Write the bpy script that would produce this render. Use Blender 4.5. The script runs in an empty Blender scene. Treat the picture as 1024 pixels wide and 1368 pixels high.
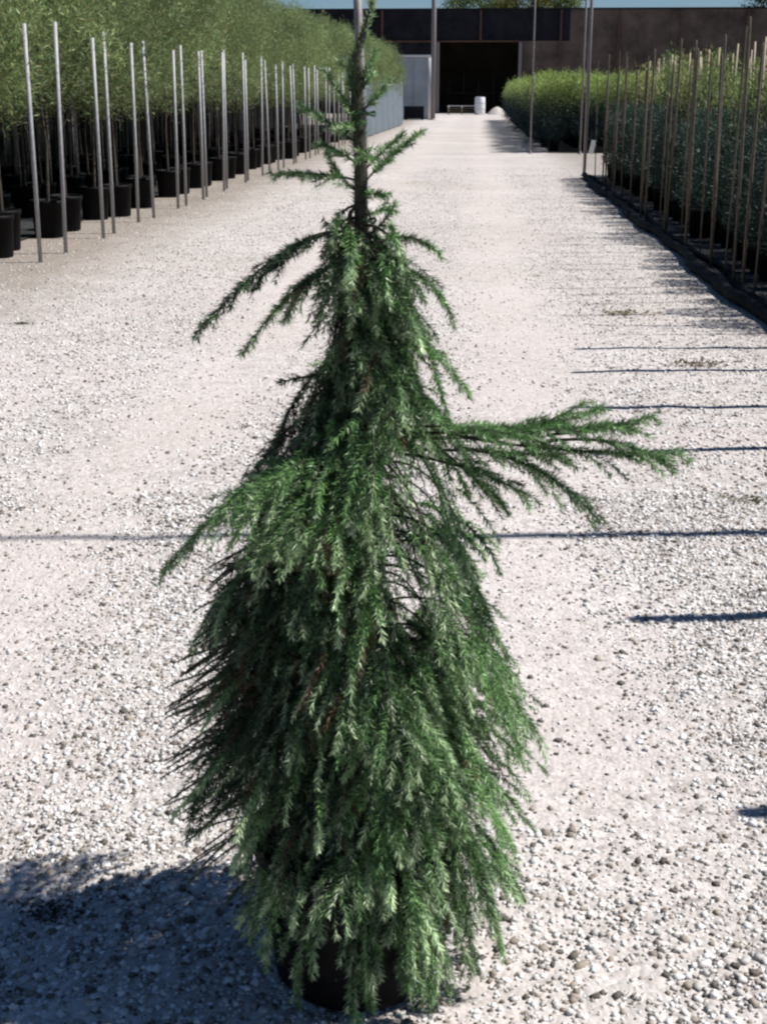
import bpy, math, random
import numpy as np
from mathutils import Vector, Matrix
R = math.radians
rng = np.random.default_rng(7)
random.seed(7)
sc = bpy.context.scene
COL = sc.collection

# ------------------------------------------------------------------ frame of reference
# +Y runs along the nursery lane, the camera stands at the origin
CAM_H = 1.55; PITCH = R(17.46); YAW = R(3.84)
SUN_EL = R(54); SUN_AZ = R(6.0)          # azimuth from +X towards +Y
def cam_xy(xc, yc):                       # metres right of / ahead of the camera -> world
    return (xc*math.cos(YAW) - yc*math.sin(YAW), xc*math.sin(YAW) + yc*math.cos(YAW))

# ------------------------------------------------------------------ helpers
def tag(o, label=None, cat=None, group=None, kind=None):
    if label: o['label'] = label
    if cat: o['category'] = cat
    if group: o['group'] = group
    if kind: o['kind'] = kind
    return o
def empty(name, loc=(0,0,0), rz=0):
    o = bpy.data.objects.new(name, None); COL.objects.link(o)
    o.location = loc; o.rotation_euler = (0,0,rz); o.empty_display_size = .1
    return o
def link_mesh(name, me, mat, parent=None):
    if mat is not None and not me.materials: me.materials.append(mat)
    o = bpy.data.objects.new(name, me); COL.objects.link(o)
    if parent: o.parent = parent
    return o
def copy_tree(o, parent=None):
    c = o.copy(); COL.objects.link(c); c.parent = parent
    for ch in list(o.children): copy_tree(ch, c)
    return c
def np_mesh(name, V, F, colors=None, smooth=False):
    """V (n,3), F (m,k) with one k for every face; colors per vertex (n,3)"""
    V = np.asarray(V, np.float32); F = np.asarray(F, np.int32)
    me = bpy.data.meshes.new(name)
    n, m, k = len(V), len(F), F.shape[1]
    me.vertices.add(n); me.vertices.foreach_set('co', V.ravel())
    me.loops.add(m*k); me.loops.foreach_set('vertex_index', F.ravel())
    me.polygons.add(m)
    me.polygons.foreach_set('loop_start', np.arange(0, m*k, k, dtype=np.int32))
    me.polygons.foreach_set('loop_total', np.full(m, k, np.int32))
    if smooth: me.polygons.foreach_set('use_smooth', np.ones(m, bool))
    me.update(calc_edges=True)
    if colors is not None:
        a = me.color_attributes.new('tint', 'FLOAT_COLOR', 'POINT')
        c = np.ones((n,4), np.float32); c[:,:3] = colors
        a.data.foreach_set('color', c.ravel())
    return me
class MB:
    def __init__(s): s.v=[]; s.f=[]
    def add(s, vs, fs):
        b=len(s.v); s.v += [tuple(v) for v in vs]; s.f += [tuple(i+b for i in f) for f in fs]
    def box(s, x0,x1,y0,y1,z0,z1):
        s.add([(x0,y0,z0),(x1,y0,z0),(x1,y1,z0),(x0,y1,z0),(x0,y0,z1),(x1,y0,z1),(x1,y1,z1),(x0,y1,z1)],
              [(3,2,1,0),(4,5,6,7),(0,1,5,4),(1,2,6,5),(2,3,7,6),(3,0,4,7)])
    def tube(s, pts, rad, n=8, cap=True):
        pts=[Vector(p) for p in pts]
        if not hasattr(rad,'__len__'): rad=[rad]*len(pts)
        vs=[]; ref=None
        for i,p in enumerate(pts):
            d=(pts[min(i+1,len(pts)-1)]-pts[max(i-1,0)]).normalized()
            if ref is None: ref = Vector((1,0,0)) if abs(d.x)<.9 else Vector((0,1,0))
            u=(ref-d*ref.dot(d)).normalized(); ref=u; w=d.cross(u)
            for j in range(n):
                a=2*math.pi*j/n; vs.append(p+(u*math.cos(a)+w*math.sin(a))*rad[i])
        fs=[]
        for i in range(len(pts)-1):
            for j in range(n):
                k=(j+1)%n; fs.append((i*n+j,i*n+k,(i+1)*n+k,(i+1)*n+j))
        if cap: fs.append(tuple(range(n))[::-1]); fs.append(tuple((len(pts)-1)*n+j for j in range(n)))
        s.add(vs,fs)
    def lathe(s, prof, n=40, c=(0,0)):
        vs=[]
        for r,z in prof:
            for j in range(n):
                a=2*math.pi*j/n; vs.append((c[0]+r*math.cos(a),c[1]+r*math.sin(a),z))
        fs=[]
        for i in range(len(prof)-1):
            for j in range(n):
                k=(j+1)%n; fs.append((i*n+j,i*n+k,(i+1)*n+k,(i+1)*n+j))
        s.add(vs,fs)
    def mesh(s, name, smooth=False):
        me=bpy.data.meshes.new(name); me.from_pydata(s.v,[],s.f); me.update()
        if smooth: me.polygons.foreach_set('use_smooth',[True]*len(me.polygons))
        return me
    def build(s, name, mat, parent=None, smooth=False): return link_mesh(name, s.mesh(name,smooth), mat, parent)

# ------------------------------------------------------------------ materials
def new_mat(name):
    m=bpy.data.materials.new(name); m.use_nodes=True
    nt=m.node_tree; b=nt.nodes['Principled BSDF']; return m,nt,b
def noise(nt, scale, detail=4, rough=.6, vec=None):
    n=nt.nodes.new('ShaderNodeTexNoise'); n.inputs['Scale'].default_value=scale
    n.inputs['Detail'].default_value=detail; n.inputs['Roughness'].default_value=rough
    if vec is not None: nt.links.new(vec,n.inputs['Vector'])
    return n
def ramp(nt, fac, stops, interp='LINEAR'):
    r=nt.nodes.new('ShaderNodeValToRGB'); r.color_ramp.interpolation=interp
    e=r.color_ramp.elements
    while len(e)<len(stops): e.new(.5)
    for i,(p,c) in enumerate(stops):
        e[i].position=p; e[i].color=(*c,1) if len(c)==3 else c
    nt.links.new(fac,r.inputs['Fac']); return r
def mixc(nt, fac, a, b, mode='MIX'):
    m=nt.nodes.new('ShaderNodeMix'); m.data_type='RGBA'; m.blend_type=mode
    for v,i in ((fac,0),(a,6),(b,7)):
        if hasattr(v,'is_linked'): nt.links.new(v,m.inputs[i])
        elif i==0: m.inputs[0].default_value=v
        else: m.inputs[i].default_value=(*v,1)
    return m.outputs[2]
def simple(name, c0, c1, scale=8, rough=.6, metal=0, bump=0, coord='Object', spec=.5):
    m,nt,b=new_mat(name)
    tc=nt.nodes.new('ShaderNodeTexCoord')
    n=noise(nt,scale,5,.65,tc.outputs[coord])
    r=ramp(nt,n.outputs[0],[(.3,c0),(.7,c1)])
    nt.links.new(r.outputs[0],b.inputs['Base Color'])
    b.inputs['Roughness'].default_value=rough; b.inputs['Metallic'].default_value=metal
    b.inputs['Specular IOR Level'].default_value=spec
    if bump:
        bp=nt.nodes.new('ShaderNodeBump'); bp.inputs['Strength'].default_value=bump
        bp.inputs['Distance'].default_value=.01
        nt.links.new(n.outputs[0],bp.inputs['Height']); nt.links.new(bp.outputs[0],b.inputs['Normal'])
    return m
def leaf_mat(name, mul=(1,1,1), trans=.25, rough=.5, vary=.25):
    m,nt,b=new_mat(name)
    at=nt.nodes.new('ShaderNodeAttribute'); at.attribute_name='tint'
    oi=nt.nodes.new('ShaderNodeObjectInfo')
    hs=nt.nodes.new('ShaderNodeHueSaturation')
    mr=nt.nodes.new('ShaderNodeMapRange'); mr.inputs['To Min'].default_value=1-vary; mr.inputs['To Max'].default_value=1+vary
    nt.links.new(oi.outputs['Random'],mr.inputs['Value']); nt.links.new(mr.outputs[0],hs.inputs['Value'])
    c=mixc(nt,1.0,at.outputs['Color'],mul,'MULTIPLY')
    nt.links.new(c,hs.inputs['Color'])
    nt.links.new(hs.outputs[0],b.inputs['Base Color'])
    b.inputs['Roughness'].default_value=rough; b.inputs['Specular IOR Level'].default_value=.35
    tr=nt.nodes.new('ShaderNodeBsdfTranslucent'); nt.links.new(hs.outputs[0],tr.inputs['Color'])
    mx=nt.nodes.new('ShaderNodeMixShader'); mx.inputs[0].default_value=trans
    nt.links.new(b.outputs[0],mx.inputs[1]); nt.links.new(tr.outputs[0],mx.inputs[2])
    nt.links.new(mx.outputs[0],nt.nodes['Material Output'].inputs['Surface'])
    return m

M={}
M['needle']=leaf_mat('conifer_needles',trans=.18,rough=.38,vary=0)
M['leaf']=leaf_mat('feathery_leaves',trans=.38,vary=.22)
M['shrub']=leaf_mat('shrub_leaves',trans=.42,vary=.3)
M['bark']=simple('twig_bark',(.022,.017,.013),(.06,.046,.034),60,.85,bump=.6)
M['pot']=simple('black_plastic',(.003,.003,.0035),(.006,.006,.007),14,.6,bump=.15,spec=.1)
M['soil']=simple('potting_soil',(.012,.009,.007),(.05,.035,.025),40,.95,bump=1)
M['steel']=simple('galvanised_steel',(.26,.26,.265),(.38,.38,.39),30,.6,metal=.1)
M['cane']=simple('bamboo_cane',(.26,.21,.13),(.42,.34,.22),25,.6)
M['timber']=simple('weathered_timber',(.20,.16,.11),(.36,.30,.21),25,.8,bump=.3)
M['shaded_timber']=simple('shaded_timber',(.06,.05,.04),(.16,.13,.095),25,.85,bump=.3)  # wood toned dark to stand for the stakes' unlit side
M['stake']=simple('grey_stake',(.12,.105,.105),(.26,.235,.235),30,.55)
M['tie']=simple('green_tie',(.02,.05,.02),(.03,.08,.03),30,.5)
M['mat']=simple('weed_mat',(.010,.011,.013),(.028,.028,.03),5,.9,bump=.4)
M['pipe']=simple('black_pipe',(.004,.005,.007),(.009,.010,.013),10,.7,bump=.2,spec=.08)
M['wire']=simple('dark_wire',(.015,.015,.015),(.03,.03,.03),10,.6)
M['net_blue']=simple('blue_grey_net',(.09,.115,.14),(.135,.165,.19),1.5,.9)
M['net_dark']=simple('dark_net',(.008,.009,.013),(.026,.026,.032),.8,.9,spec=.1)
M['net_backing']=simple('backing_net',(.004,.006,.006),(.008,.011,.009),.8,.9,spec=.1)  # near black, stands for the shade between the trees
M['net_navy']=simple('navy_net',(.012,.022,.034),(.024,.038,.052),1.2,.85,spec=.2)
M['net_brown']=simple('brown_net',(.05,.038,.033),(.16,.125,.108),.5,.9,spec=.1)
M['dark_in']=simple('dark_interior',(.05,.045,.035),(.12,.10,.08),.5,.95,spec=.1)
M['white_paint']=simple('white_paint',(.62,.63,.65),(.78,.78,.78),2,.5)
M['grey_panel']=simple('grey_panel',(.30,.34,.37),(.42,.46,.49),1.2,.6)
M['tagw']=simple('white_label',(.6,.6,.6),(.75,.75,.75),20,.5)
M['rust']=simple('rusty_steel',(.05,.025,.015),(.12,.06,.04),4,.8)

def ground_mat():
    m,nt,b=new_mat('gravel_ground')
    tc=nt.nodes.new('ShaderNodeTexCoord'); P=tc.outputs['Object']
    def vor(scale, feature='F1'):
        v=nt.nodes.new('ShaderNodeTexVoronoi'); v.inputs['Scale'].default_value=scale; v.feature=feature
        nt.links.new(P,v.inputs['Vector']); return v
    stops=[(0,(.07,.065,.06)),(.09,(.17,.155,.14)),(.2,(.38,.34,.31)),(.45,(.47,.445,.42)),(.8,(.56,.535,.51)),(1,(.72,.70,.675))]
    vA=vor(75); cA=ramp(nt,sep(nt,vA.outputs['Color']),stops)
    vB=vor(30); cB=ramp(nt,sep(nt,vB.outputs['Color']),stops)
    vC=vor(11); cC=ramp(nt,sep(nt,vC.outputs['Color']),[(0,(.22,.20,.185)),(.1,(.38,.35,.33)),(.5,(.5,.465,.45)),(1,(.62,.585,.57))])
    c=mixc(nt,.4,cA.outputs[0],cB.outputs[0])
    c=mixc(nt,.2,c,cC.outputs[0])
    # trodden fines: smoother beige patches
    n1=noise(nt,.9,3,.5,P); f1=ramp(nt,n1.outputs[0],[(.45,(0,0,0)),(.62,(1,1,1))])
    mm=nt.nodes.new('ShaderNodeMath'); mm.operation='MULTIPLY'; mm.inputs[1].default_value=.55
    nt.links.new(f1.outputs[0],mm.inputs[0])
    c=mixc(nt,mm.outputs[0],c,(.50,.455,.435))
    tx=nt.nodes.new('ShaderNodeSeparateXYZ'); nt.links.new(P,tx.inputs[0]); n5=noise(nt,.5,3,.5,P)
    def mth(op,a,b):
        q=nt.nodes.new('ShaderNodeMath'); q.operation=op
        for k_,v_ in enumerate((a,b)):
            if hasattr(v_,'is_linked'): nt.links.new(v_,q.inputs[k_])
            elif v_ is not None: q.inputs[k_].default_value=v_
        return q.outputs[0]
    xx=mth('ADD',tx.outputs['X'],mth('MULTIPLY',mth('SUBTRACT',n5.outputs[0],.5),.7))
    d=mth('MINIMUM',mth('ABSOLUTE',mth('SUBTRACT',xx,.22),None),mth('ABSOLUTE',mth('ADD',xx,1.45),None))
    rt=ramp(nt,d,[(.12,(.42,.42,.42)),(.5,(0,0,0))]); c=mixc(nt,rt.outputs[0],c,(.54,.495,.465))
    n2=noise(nt,.35,4,.6,P); c=mixc(nt,1.0,c,ramp(nt,n2.outputs[0],[(.3,(.90,.88,.86)),(.7,(1.06,1.05,1.06))]).outputs[0],'MULTIPLY')
    # earth showing through towards the beds
    sx=nt.nodes.new('ShaderNodeSeparateXYZ'); nt.links.new(P,sx.inputs[0])
    n3=noise(nt,1.7,5,.7,P)
    ad=nt.nodes.new('ShaderNodeMath'); ad.operation='MULTIPLY_ADD'; ad.inputs[1].default_value=1.6
    nt.links.new(n3.outputs[0],ad.inputs[0]); nt.links.new(sx.outputs['X'],ad.inputs[2])
    eL=nt.nodes.new('ShaderNodeMapRange'); eL.inputs['From Min'].default_value=-2.1; eL.inputs['From Max'].default_value=-3.3
    eL.inputs['To Min'].default_value=0; eL.inputs['To Max'].default_value=.75
    nt.links.new(ad.outputs[0],eL.inputs['Value'])
    c=mixc(nt,eL.outputs[0],c,(.20,.165,.135))
    eR=nt.nodes.new('ShaderNodeMapRange'); eR.inputs['From Min'].default_value=2.4; eR.inputs['From Max'].default_value=3.3
    eR.inputs['To Min'].default_value=0; eR.inputs['To Max'].default_value=.7
    nt.links.new(ad.outputs[0],eR.inputs['Value'])
    c=mixc(nt,eR.outputs[0],c,(.22,.19,.165))
    nt.links.new(c,b.inputs['Base Color']); b.inputs['Roughness'].default_value=.92
    b.inputs['Specular IOR Level'].default_value=.15
    # relief
    h=nt.nodes.new('ShaderNodeMath'); h.operation='ADD'
    nt.links.new(vA.outputs['Distance'],h.inputs[0])
    h2=nt.nodes.new('ShaderNodeMath'); h2.operation='MULTIPLY_ADD'; h2.inputs[1].default_value=1.6
    nt.links.new(vB.outputs['Distance'],h2.inputs[0]); nt.links.new(h.outputs[0],h2.inputs[2])
    n4=noise(nt,14,6,.75,P); nt.links.new(n4.outputs[0],h.inputs[1])
    bp=nt.nodes.new('ShaderNodeBump'); bp.invert=True; bp.inputs['Strength'].default_value=.55; bp.inputs['Distance'].default_value=.006
    nt.links.new(h2.outputs[0],bp.inputs['Height']); nt.links.new(bp.outputs[0],b.inputs['Normal'])
    return m
def sep(nt, col):
    s=nt.nodes.new('ShaderNodeSeparateColor'); nt.links.new(col,s.inputs[0]); return s.outputs[0]
M['ground']=ground_mat()
def stone_mat():
    m,nt,b=new_mat('stones')
    at=nt.nodes.new('ShaderNodeAttribute'); at.attribute_name='tint'
    tc=nt.nodes.new('ShaderNodeTexCoord'); n=noise(nt,120,3,.6,tc.outputs['Object'])
    c=mixc(nt,1.0,at.outputs['Color'],ramp(nt,n.outputs[0],[(.3,(.8,.8,.8)),(.7,(1.1,1.1,1.1))]).outputs[0],'MULTIPLY')
    nt.links.new(c,b.inputs['Base Color']); b.inputs['Roughness'].default_value=.85
    b.inputs['Specular IOR Level'].default_value=.25
    return m
M['stone']=stone_mat()

# ------------------------------------------------------------------ ground, mat, stones
def grid_ground():
    xs=np.concatenate([[-400,-100,-30],np.linspace(-6,6,61),[30,100,400]])
    ys=np.concatenate([[-60,-10],np.linspace(0,16,81),np.linspace(18,60,15),[90,150,500]])
    X,Y=np.meshgrid(xs,ys); rr=np.random.default_rng(3)
    Z=.012*np.sin(X*1.3+.5*np.sin(Y*.7))*np.cos(Y*.9)+.004*rr.standard_normal(X.shape)
    near=(np.abs(X)<5.9)&(Y>0)&(Y<58); Z=np.where(near,Z*np.clip((3.6-np.abs(X+1.0))/1.5,0,1),0)
    V=np.stack([X,Y,Z],-1).reshape(-1,3); nx,ny=len(xs),len(ys)
    i=np.arange(nx*ny).reshape(ny,nx)
    F=np.stack([i[:-1,:-1],i[:-1,1:],i[1:,1:],i[1:,:-1]],-1).reshape(-1,4)
    return np_mesh('ground',V,F,smooth=True),xs,ys,Z
gm,GX,GY,GZ=grid_ground()
tag(link_mesh('ground',gm,M['ground']),kind='structure',label='pale crushed gravel lane between the nursery beds')
def ground_z(x,y):
    ix=np.clip(np.searchsorted(GX,x)-1,0,len(GX)-2); iy=np.clip(np.searchsorted(GY,y)-1,0,len(GY)-2)
    fx=(x-GX[ix])/(GX[ix+1]-GX[ix]); fy=(y-GY[iy])/(GY[iy+1]-GY[iy])
    return (GZ[iy,ix]*(1-fx)*(1-fy)+GZ[iy,ix+1]*fx*(1-fy)+GZ[iy+1,ix]*(1-fx)*fy+GZ[iy+1,ix+1]*fx*fy)

def stones(n_near, n_mid):
    rr=np.random.default_rng(11)
    # near patch and mid patch, in camera wedge
    def wedge(n,y0,y1,power=1.0):
        y=(rr.random(n)*(y1**power-y0**power)+y0**power)**(1/power)
        half=.36*y+.35; x=(rr.random(n)*2-1)*half
        return x*math.cos(YAW)-y*math.sin(YAW), x*math.sin(YAW)+y*math.cos(YAW)
    xn,yn=wedge(n_near,1.45,5.2,1.6); xm,ym=wedge(n_mid,4.6,30,.55)
    sn=np.exp(rr.normal(math.log(.0034),.42,n_near)); sm=np.exp(rr.normal(math.log(.0050),.35,n_mid))
    x=np.concatenate([xn,xm]); y=np.concatenate([yn,ym]); s=np.concatenate([sn,sm])
    # patchiness: fines in the middle, coarse to the sides
    patch=.5+.5*np.sin(x*2.1+1.3*np.sin(y*1.1))*np.cos(y*1.7+x)
    wob=.10*np.sin(y*.9)
    tr=np.minimum(np.abs(x-.22-wob),np.abs(x+1.45-wob)); tr=np.clip((tr-.16)/.42,0,1)
    tr=np.maximum(tr,np.clip((2.75-y)/.5,0,1)); coarse=np.clip(.14+.85*tr*(.6+.7*patch),.1,1)
    keep=(rr.random(len(x))<coarse)&(x<3.0)&(x>-4.7)&((x<1.95)|(rr.random(len(x))<.12))&((x>-3.1)|(rr.random(len(x))<.45))
    x,y,s=x[keep],y[keep],s[keep]; n=len(x)
    s=np.clip(s*.93,.0013,.0085)
    cube=np.array([(-1,-1,-1),(1,-1,-1),(1,1,-1),(-1,1,-1),(-1,-1,1),(1,-1,1),(1,1,1),(-1,1,1)],float)
    P=cube[None]*(.62+.5*rr.random((n,8,3)))
    sc3=np.stack([s*(.8+.6*rr.random(n)),s*(.7+.5*rr.random(n)),s*(.45+.35*rr.random(n))],-1)
    P=P*sc3[:,None,:]
    a=rr.random(n)*6.283; t=rr.normal(0,.35,n); ca,sa,ct,st=np.cos(a),np.sin(a),np.cos(t),np.sin(t)
    Pz=P[...,2]*ct[:,None]+P[...,0]*st[:,None]; Px=P[...,0]*ct[:,None]-P[...,2]*st[:,None]
    X=Px*ca[:,None]-P[...,1]*sa[:,None]; Y=Px*sa[:,None]+P[...,1]*ca[:,None]
    gz=ground_z(x,y)
    V=np.stack([X+x[:,None],Y+y[:,None],Pz+(gz+sc3[:,2]*.25)[:,None]],-1).reshape(-1,3)
    fc=np.array([(3,2,1,0),(4,5,6,7),(0,1,5,4),(1,2,6,5),(2,3,7,6),(3,0,4,7)])
    F=(fc[None]+8*np.arange(n)[:,None,None]).reshape(-1,4)
    u=rr.random(n)
    base=np.where(u[:,None]<.13,np.array([.13,.115,.10]),np.where(u[:,None]<.26,np.array([.30,.255,.21]),
         np.where(u[:,None]<.62,np.array([.50,.475,.45]),np.array([.72,.70,.68]))))
    base=base*(.8+.4*rr.random((n,1)))
    c=np.repeat(np.clip(base,.03,.8),8,0)
    return np_mesh('loose_gravel',V,F,c)
tag(link_mesh('loose_gravel',stones(110000,130000),M['stone']),'loose pale crushed stones strewn over the gravel lane','gravel',kind='stuff')

def sheet(name,x0,x1,y0,y1,z,mat,nx=30,ny=80,amp=.006,edge=.05,seed=1):
    rr=np.random.default_rng(seed); xs=np.linspace(x0,x1,nx); ys=np.linspace(y0,y1,ny)
    X,Y=np.meshgrid(xs,ys); Z=z+amp*rr.random(X.shape)
    X[:,0]+=edge*(np.sin(ys*1.3)+.5*np.sin(ys*3.1)); i=np.arange(nx*ny).reshape(ny,nx)
    F=np.stack([i[:-1,:-1],i[:-1,1:],i[1:,1:],i[1:,:-1]],-1).reshape(-1,4)
    return link_mesh(name,np_mesh(name,np.stack([X,Y,Z],-1).reshape(-1,3),F,smooth=True),mat)
tag(sheet('weed_mat',2.12,7.5,1.5,27.2,.012,M['mat']),kind='structure',label='black weed mat under the right hand bed')
tag(sheet('weed_mat_far',2.0,8.0,37.5,86,.012,M['mat'],seed=2),kind='structure')

# black pipe along the edge of the right bed
def edge_pipe():
    r=empty('irrigation_pipe',(2.05,1.6,0)); tag(r,'thick black irrigation pipe edging the right bed, twisted and half buried','pipe')
    for k,(dx,rad,ph) in enumerate(((0,.052,0),(.16,.034,2.0))):
        mb=MB(); pts=[]
        for i in range(150):
            y=25.0*i/149
            pts.append((dx+.035*math.sin(y*1.1+ph)+.02*math.sin(y*3.3+ph*2),y,rad*.8+.012*math.sin(y*2.3+ph)))
        mb.tube(pts,[rad*(1+.12*math.sin(i*1.7+ph)) for i in range(150)],10); mb.build('pipe_run',M['pipe'],r,True)
edge_pipe()

# ------------------------------------------------------------------ foliage maths
def unit(a): return a/np.maximum(np.linalg.norm(a,axis=-1,keepdims=True),1e-9)
def leaves_mesh(name, base, dirn, length, width, colors, rr, shape='diamond'):
    """one thin blade per row"""
    n=len(base); d=unit(dirn); ref=unit(rr.standard_normal((n,3))); w=unit(np.cross(d,ref))
    L=length[:,None]; W=width[:,None]
    if shape=='tri':
        V=np.stack([base-w*W/2,base+w*W/2,base+d*L],1); F=np.arange(3*n).reshape(n,3); k=3
    else:
        mid=base+d*L*.45
        V=np.stack([base,mid+w*W/2,base+d*L,mid-w*W/2],1); F=np.arange(4*n).reshape(n,4); k=4
    return np_mesh(name,V.reshape(-1,3),F,np.repeat(colors,k,0))

# ------------------------------------------------------------------ the weeping conifer
TX,TY=cam_xy(-.036,2.12)
tree=empty('potted_conifer',(TX,TY,0),YAW)   # its own X axis points right as seen from the lane
tag(tree,'staked young weeping conifer with drooping green sprays in a black pot on the gravel','tree')

PROF=np.array([ # z, left, right, front, back
 (0.02,.17,.20,.17,.22),(.08,.20,.235,.20,.27),(.20,.255,.29,.25,.33),(.345,.30,.305,.27,.36),(.47,.315,.305,.27,.36),(.59,.29,.275,.25,.33),(.69,.25,.245,.22,.28),
 (.80,.22,.235,.20,.25),(.93,.19,.19,.18,.2),(.99,.12,.165,.15,.16),(1.09,.045,.125,.10,.10),(1.2,.03,.095,.07,.07),(1.315,.06,.08,.07,.06),(1.40,.03,.045,.03,.03)])
def Rof(z,th):
    l=np.interp(z,PROF[:,0],PROF[:,1]); r=np.interp(z,PROF[:,0],PROF[:,2]); f=np.interp(z,PROF[:,0],PROF[:,3 if math.sin(th)<0 else 4])
    c=math.cos(th); return (r if c>0 else l)*abs(c)+f*(1-abs(c))
class Sprays:
    def __init__(s): s.base=[];s.dir=[];s.len=[];s.wid=[];s.col=[];s.twigs=MB();s.holes=False
    def branchlet(s, pts, ln, rr, hue, tipcol=True, dens=1150, w=.0019, flat=None):
        """needles round a polyline pts (k,3)"""
        pts=np.asarray(pts); seg=np.diff(pts,axis=0); sl=np.linalg.norm(seg,axis=1); tot=sl.sum()
        n=max(6,int(tot*dens)); u=np.sort(rr.random(n)); cum=np.concatenate([[0],np.cumsum(sl)])/tot
        i=np.clip(np.searchsorted(cum,u)-1,0,len(seg)-1); f=(u-cum[i])/(cum[i+1]-cum[i])
        p=pts[i]+seg[i]*f[:,None]
        if s.holes:   # the open gap right of the trunk: nearly leafless
            kill=np.zeros(n,bool)
            for cx,cz,rx,rz,pr in HOLES[:3]: kill|=(((p[:,0]-cx)/rx)**2+((p[:,2]-cz)/rz)**2<1)&(rr.random(n)<.62)
            u=u[~kill]; i=i[~kill]; p=p[~kill]; n=len(u)
            if n<3: return
        t=unit(seg[i])
        rad=rr.standard_normal((n,3))
        if flat is not None: rad-= .55*(rad@flat)[:,None]*flat
        rad-= (rad*t).sum(1,keepdims=True)*t; rad=unit(rad)
        fw=.55+.75*u[:,None]+.25*rr.standard_normal((n,1))
        d=t*fw+rad
        taper=np.where(u>.85,1-.35*(u-.85)/.15,1)*np.where(u<.1,.7,1)
        s.base.append(p); s.dir.append(d); s.len.append(ln*taper*(.75+.5*rr.random(n))); s.wid.append(np.full(n,w)*(.8+.4*rr.random(n)))
        old_shade=np.array([.012,.036,.016]); mid=np.array([.190,.35,.125]); new=np.array([.56,.69,.42])  # darkest needle tone also carries the shade inside the crown
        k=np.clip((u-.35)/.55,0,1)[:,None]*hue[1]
        c=(old_shade*(1-hue[0])+mid*hue[0])*(1-k)+new*k
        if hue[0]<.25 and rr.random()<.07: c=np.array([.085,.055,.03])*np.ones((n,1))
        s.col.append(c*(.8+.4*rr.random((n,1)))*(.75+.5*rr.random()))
    def build(s,name,parent,rr):
        me=leaves_mesh(name,np.concatenate(s.base),np.concatenate(s.dir),np.concatenate(s.len),np.concatenate(s.wid),np.concatenate(s.col),rr,'tri')
        return link_mesh(name,me,M['needle'],parent)
def bez(p0,p1,p2,n):
    t=np.linspace(0,1,n)[:,None]; return p0*(1-t)**2+2*p1*t*(1-t)+p2*t*t
HOLES=[(.07,.955,.042,.055,.85),(.108,.905,.055,.04,.8),(.072,.75,.042,.085,.9),(.10,.80,.03,.05,.6),(.165,.70,.03,.07,.7),(.03,-.02,.06,.14,.5),(-.09,.0,.08,.13,.75),(-.055,1.215,.045,.075,.85),(-.07,1.10,.03,.04,.7),(.06,1.22,.02,.03,.6)]
def in_hole(p,rr):
    for cx,cz,rx,rz,pr in HOLES:
        if ((p[0]-cx)/rx)**2+((p[2]-cz)/rz)**2<1 and rr.random()<pr: return True
    return False
def grow_branch(S, curve, rr, sec_len, gap=.011, start=.2, hue=.5, droop=.6, twig_r=.0028, holes=True, tipl=.9, needle=.014):
    """curve (k,3): a leafy primary with two ranks of drooping branchlets"""
    k=len(curve); seg=np.diff(curve,axis=0); sl=np.linalg.norm(seg,axis=1); tot=sl.sum(); cum=np.concatenate([[0],np.cumsum(sl)])
    S.twigs.tube([tuple(p) for p in curve],[max(.0007,twig_r*(1-.8*i/(k-1))) for i in range(k)],5,False)
    S.branchlet(curve[int(k*.35):],needle,rr,(hue,tipl))
    d=start*tot; side=1
    while d<tot*.97:
        i=min(np.searchsorted(cum,d)-1,k-2); i=max(i,0)
        p=curve[i]+seg[i]*((d-cum[i])/sl[i]); t=seg[i]/sl[i]
        d+=gap*(.6+.8*rr.random()); side=-side
        if holes and in_hole(p,rr): continue
        up=np.array([0,0,1.]); sv=np.cross(t,up); nv=np.linalg.norm(sv)
        sv=sv/nv if nv>.2 else unit(np.array([rr.normal(),rr.normal(),0.]))
        fr=d/tot; L=sec_len*(1.15-.75*fr**2)*(.55+.75*rr.random())
        dir0=unit(t*(.75+.5*rr.random())+sv*side*(.55+.5*rr.random())+up*rr.normal(.03,.22))
        e=p+dir0*L+np.array([0,0,-droop*L*(.5+.7*rr.random())])
        m=p+dir0*L*.55
        if holes and in_hole(e,rr): continue
        if e[2]<.012: e[2]=.012+.02*rr.random()
        pts=bez(p,m,e,6)
        S.branchlet(pts,needle*(.8+.35*rr.random()),rr,(np.clip(hue+rr.normal(0,.3),0,1),tipl*(rr.random()<.55)*(.4+.6*rr.random())))
rr=np.random.default_rng(21)
S=Sprays(); S.holes=True
NP=300
for j in range(NP):
    q=(j+rr.random())/NP
    z0=.10+1.30*q**.92
    th=j*2.39996+rr.normal(0,.25)
    drop=(.10+.22*rr.random())*(1-.45*q)
    zt=max(.035,z0-drop)
    r=Rof(zt,th)*(.55+.53*rr.random())
    # lower front strands kept short so the pot shows
    c,s_=math.cos(th),math.sin(th)
    if z0<.46 and s_<-.15 and rr.random()<(.55 if c<.45 else .42): continue
    if rr.random()<.12 or (math.sin(j*.37)*math.cos(th*2+1+z0*9)>.55): continue
    r*=(.8 if s_<-.3 and rr.random()<.5 else 1)
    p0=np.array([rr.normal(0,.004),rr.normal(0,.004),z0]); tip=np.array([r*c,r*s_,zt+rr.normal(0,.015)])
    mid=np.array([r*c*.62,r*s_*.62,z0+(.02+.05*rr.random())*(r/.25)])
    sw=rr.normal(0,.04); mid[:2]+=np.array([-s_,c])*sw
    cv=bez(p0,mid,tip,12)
    hue=np.clip(.36+.55*c+rr.normal(0,.25),0,1)  # lighter to the right, darker left: sun and shade side put into colour
    grow_branch(S,cv,rr,.085*(r/.24)**.75*rr.uniform(.75,1.35),gap=.0105,start=.22,hue=hue)
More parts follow.
